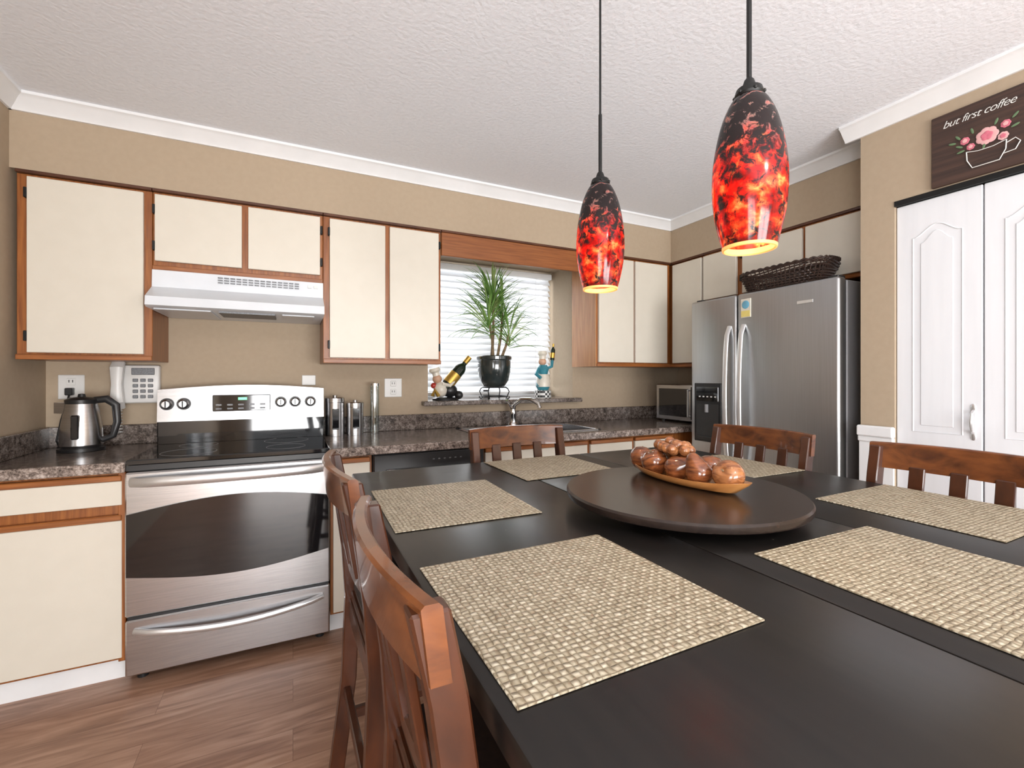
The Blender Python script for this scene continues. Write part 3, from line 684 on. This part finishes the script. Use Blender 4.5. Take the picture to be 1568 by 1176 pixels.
b.tube([q+Vector((-.06,-.03,.03)),q+Vector((-.09,-.04,.07)),q+Vector((-.10,-.03,.03))],.014,'gold',8)
b.ball(q+Vector((.085,-.03,.035)),.03,'black'); b.ball(q+Vector((-.085,0,.10)),.02,'red')
bottle(b,q+Vector((-.01,0,.08)),(.72,0,.85),.29,.042); b.done()
b=B('chef_figurine'); q=Vector((1.715,3.02,1.095))
b.lathe([(0,0),(.062,0),(.062,.055),(.05,.06),(0,.06)],q,'check',24); b.lathe([(.04,.06),(.055,.09),(.048,.15),(.035,.18),(.045,.22),(.03,.25),(0,.25)],q,'teal',24)
b.lathe([(.052,.085),(.053,.14),(.038,.18)],q+Vector((0,-.006,0)),'ivory',24); b.ball(q+Vector((-.005,0,.275)),.03,'skin'); b.lathe([(0,0),(.026,0),(.026,.025),(.038,.04),(.03,.06),(0,.062)],q+Vector((-.005,0,.295)),'ivory',20)
b.tube([q+Vector((-.035,0,.225)),q+Vector((-.07,-.02,.18)),q+Vector((-.045,-.05,.15))],.013,'teal',8); b.tube([q+Vector((.035,0,.225)),q+Vector((.07,-.01,.24)),q+Vector((.07,-.02,.29))],.013,'teal',8); b.ball(q+Vector((.07,-.02,.30)),.014,'skin')
bottle(b,q+Vector((.068,-.02,.285)),(.1,0,1),.13,.018); b.done()
# ------------------------------------------------------------------ counter items
b=B('electric_kettle'); k=(-.89,2.79,0)
b.lathe([(0,.911),(.085,.911),(.085,.925),(.07,.93),(0,.93)],k,'black',32)
b.lathe([(.0,.93),(.072,.93),(.078,.94),(.074,1.02),(.062,1.10),(.056,1.135),(0,1.135)],k,'steel',36)
b.lathe([(.058,1.13),(.060,1.148),(.045,1.158),(.015,1.162),(.012,1.175),(0,1.177)],k,'black',32)
b.lathe([(.0765,.945),(.0765,.955)],k,'black',36)
b.tube([(k[0]+.045,k[1],1.145),(k[0]+.09,k[1],1.15),(k[0]+.125,k[1],1.12),(k[0]+.13,k[1],1.04),(k[0]+.115,k[1],.975),(k[0]+.07,k[1],.955)],[.012,.014,.013,.012,.011,.01],'black',12,flat=1.3)
b.prism([(k[0]-.05,k[1]-.022,1.135),(k[0]-.05,k[1]+.022,1.135),(k[0]-.098,k[1],1.137)],(.0,0,-.05),'steel')
b.box(k[0]-.014,k[0]+.014,k[1]-.082,k[1]-.062,.97,1.08,'bglass',.004)
b.tube([(-.985,2.95,1.18),(-.985,2.93,1.15),(-1.0,2.90,1.05),(-1.01,2.88,.95),(-.99,2.86,.918),(-.95,2.82,.916)],.004,'black',6); b.box(-1.0,-.97,2.93,2.957,1.165,1.20,'black',.003); b.done()
b=B('wall_telephone'); X0=-.825
b.box(X0,X0+.20,BW-.045,BW-.001,1.12,1.315,'plastic',.01,seg=3)
b.tube([(X0+.035,BW-.05,1.10),(X0+.035,BW-.075,1.13),(X0+.035,BW-.08,1.22),(X0+.035,BW-.075,1.30),(X0+.035,BW-.05,1.325)],[.028,.03,.022,.03,.028],'plastic',12,flat=.6)
b.box(X0+.085,X0+.18,BW-.05,BW-.044,1.265,1.30,'greyf',.002)
for i in range(3):
    for j in range(4): b.box(X0+.09+i*.031,X0+.112+i*.031,BW-.050,BW-.044,1.145+j*.028,1.162+j*.028,'greyf',.002)
b.tube([(X0+.035+.012*math.cos(i*.9),BW-.04+.01*math.sin(i*.9),1.10-.0022*i) for i in range(60)],.0025,'plastic',5)
b.done()
def outlet(name,xc,zc,w=.075,h=.115,sock=True):
    b=B(name); b.box(xc-w/2,xc+w/2,BW-.007,BW-.0005,zc-h/2,zc+h/2,'plastic',.003)
    if sock:
        for dz in (-.026,.026):
            b.box(xc-.018,xc+.018,BW-.010,BW-.006,zc+dz-.018,zc+dz+.018,'plastic',.003)
            for dx in (-.007,.007): b.box(xc+dx-.0015,xc+dx+.0015,BW-.0115,BW-.009,zc+dz-.004,zc+dz+.009,'darkhole')
    b.done()
outlet('wall_outlet',-.985,1.205,.10,.12); outlet('wall_outlet',.58,1.185,.11,.12); outlet('wall_switch_plate',.085,1.235,.075,.06,False)
for x_,zh,r in ((.222,1.135,.052),(.335,1.105,.048)):
    b=B('steel_canister'); c=(x_,2.86,0)
    b.lathe([(0,.911),(r,.911),(r,zh-.03),(r+.002,zh-.028),(r+.002,zh-.005),(r-.004,zh),(0,zh)],c,'steel',36); b.lathe([(0,zh),(.012,zh),(.014,zh+.012),(0,zh+.016)],c,'chrome',16)
    b.box(x_-.018,x_+.018,2.86-r-.002,2.86-r+.006,.95,1.07,'bglass',.002); b.done()
b=B('glass_jar'); c=(.45,2.87,0); b.lathe([(0,.911),(.028,.911),(.028,1.20),(.026,1.20),(.026,.92),(0,.92)],c,'jar',24); b.lathe([(0,1.20),(.03,1.20),(.03,1.215),(0,1.218)],c,'chrome',20); b.done()
b=B('added_ceiling_lamp'); b.lathe([(0,CH-.001),(.17,CH-.001),(.17,CH-.03),(0,CH-.03)],(.7,-1.3,0),'white',40); b.done()  # added fixture, unseen behind the camera, housing for the ceiling fill
# ------------------------------------------------------------------ lights
def area(name,loc,rot,sx,sy,e,col=(1,1,1)):
    l=D.lights.new(name,'AREA'); l.shape='RECTANGLE'; l.size=sx; l.size_y=sy; l.energy=e; l.color=col
    o=D.objects.new(name,l); scene.collection.objects.link(o); o.location=loc; o.rotation_euler=rot; return o
area('daylight_rear_window',(.7,RY-.5,.75),(math.radians(122),0,0),2.7,1.7,400,(.985,.985,.98))
area('fill_side_window',(LW-.3,-1.6,1.3),(math.radians(112),0,math.radians(-90)),1.9,1.2,110,(.97,.98,1))  # added fill lamp outside the added side window, tilted upward
area('daylight_kitchen_window',(1.38,3.75,1.75),(math.radians(-90),0,0),1.3,1.2,34,(.985,.99,1))
l=D.lights.new('fill_ceiling_light','AREA'); l.shape='DISK'; l.size=.34; l.energy=26; l.color=(1,.97,.92); o=D.objects.new('fill_ceiling_light',l); scene.collection.objects.link(o); o.location=(.7,-1.3,CH-.035)  # added fill lamp behind the camera, brightens the room from above
w=D.worlds.new('sky'); scene.world=w; w.use_nodes=True; bg=w.node_tree.nodes['Background']; bg.inputs[0].default_value=(.93,.96,1,1); bg.inputs[1].default_value=1.15
# ------------------------------------------------------------------ camera
cd=D.cameras.new('camera'); co=D.objects.new('camera',cd); scene.collection.objects.link(co)
cd.lens=16; cd.sensor_width=36; cd.sensor_fit='HORIZONTAL'; cd.shift_y=-.007; cd.clip_start=.02
co.location=(0,0,1.255); co.rotation_euler=(math.radians(90),0,math.radians(-25.7)); scene.camera=co
scene.view_settings.view_transform='Standard'; scene.view_settings.look='None'; scene.view_settings.exposure=0
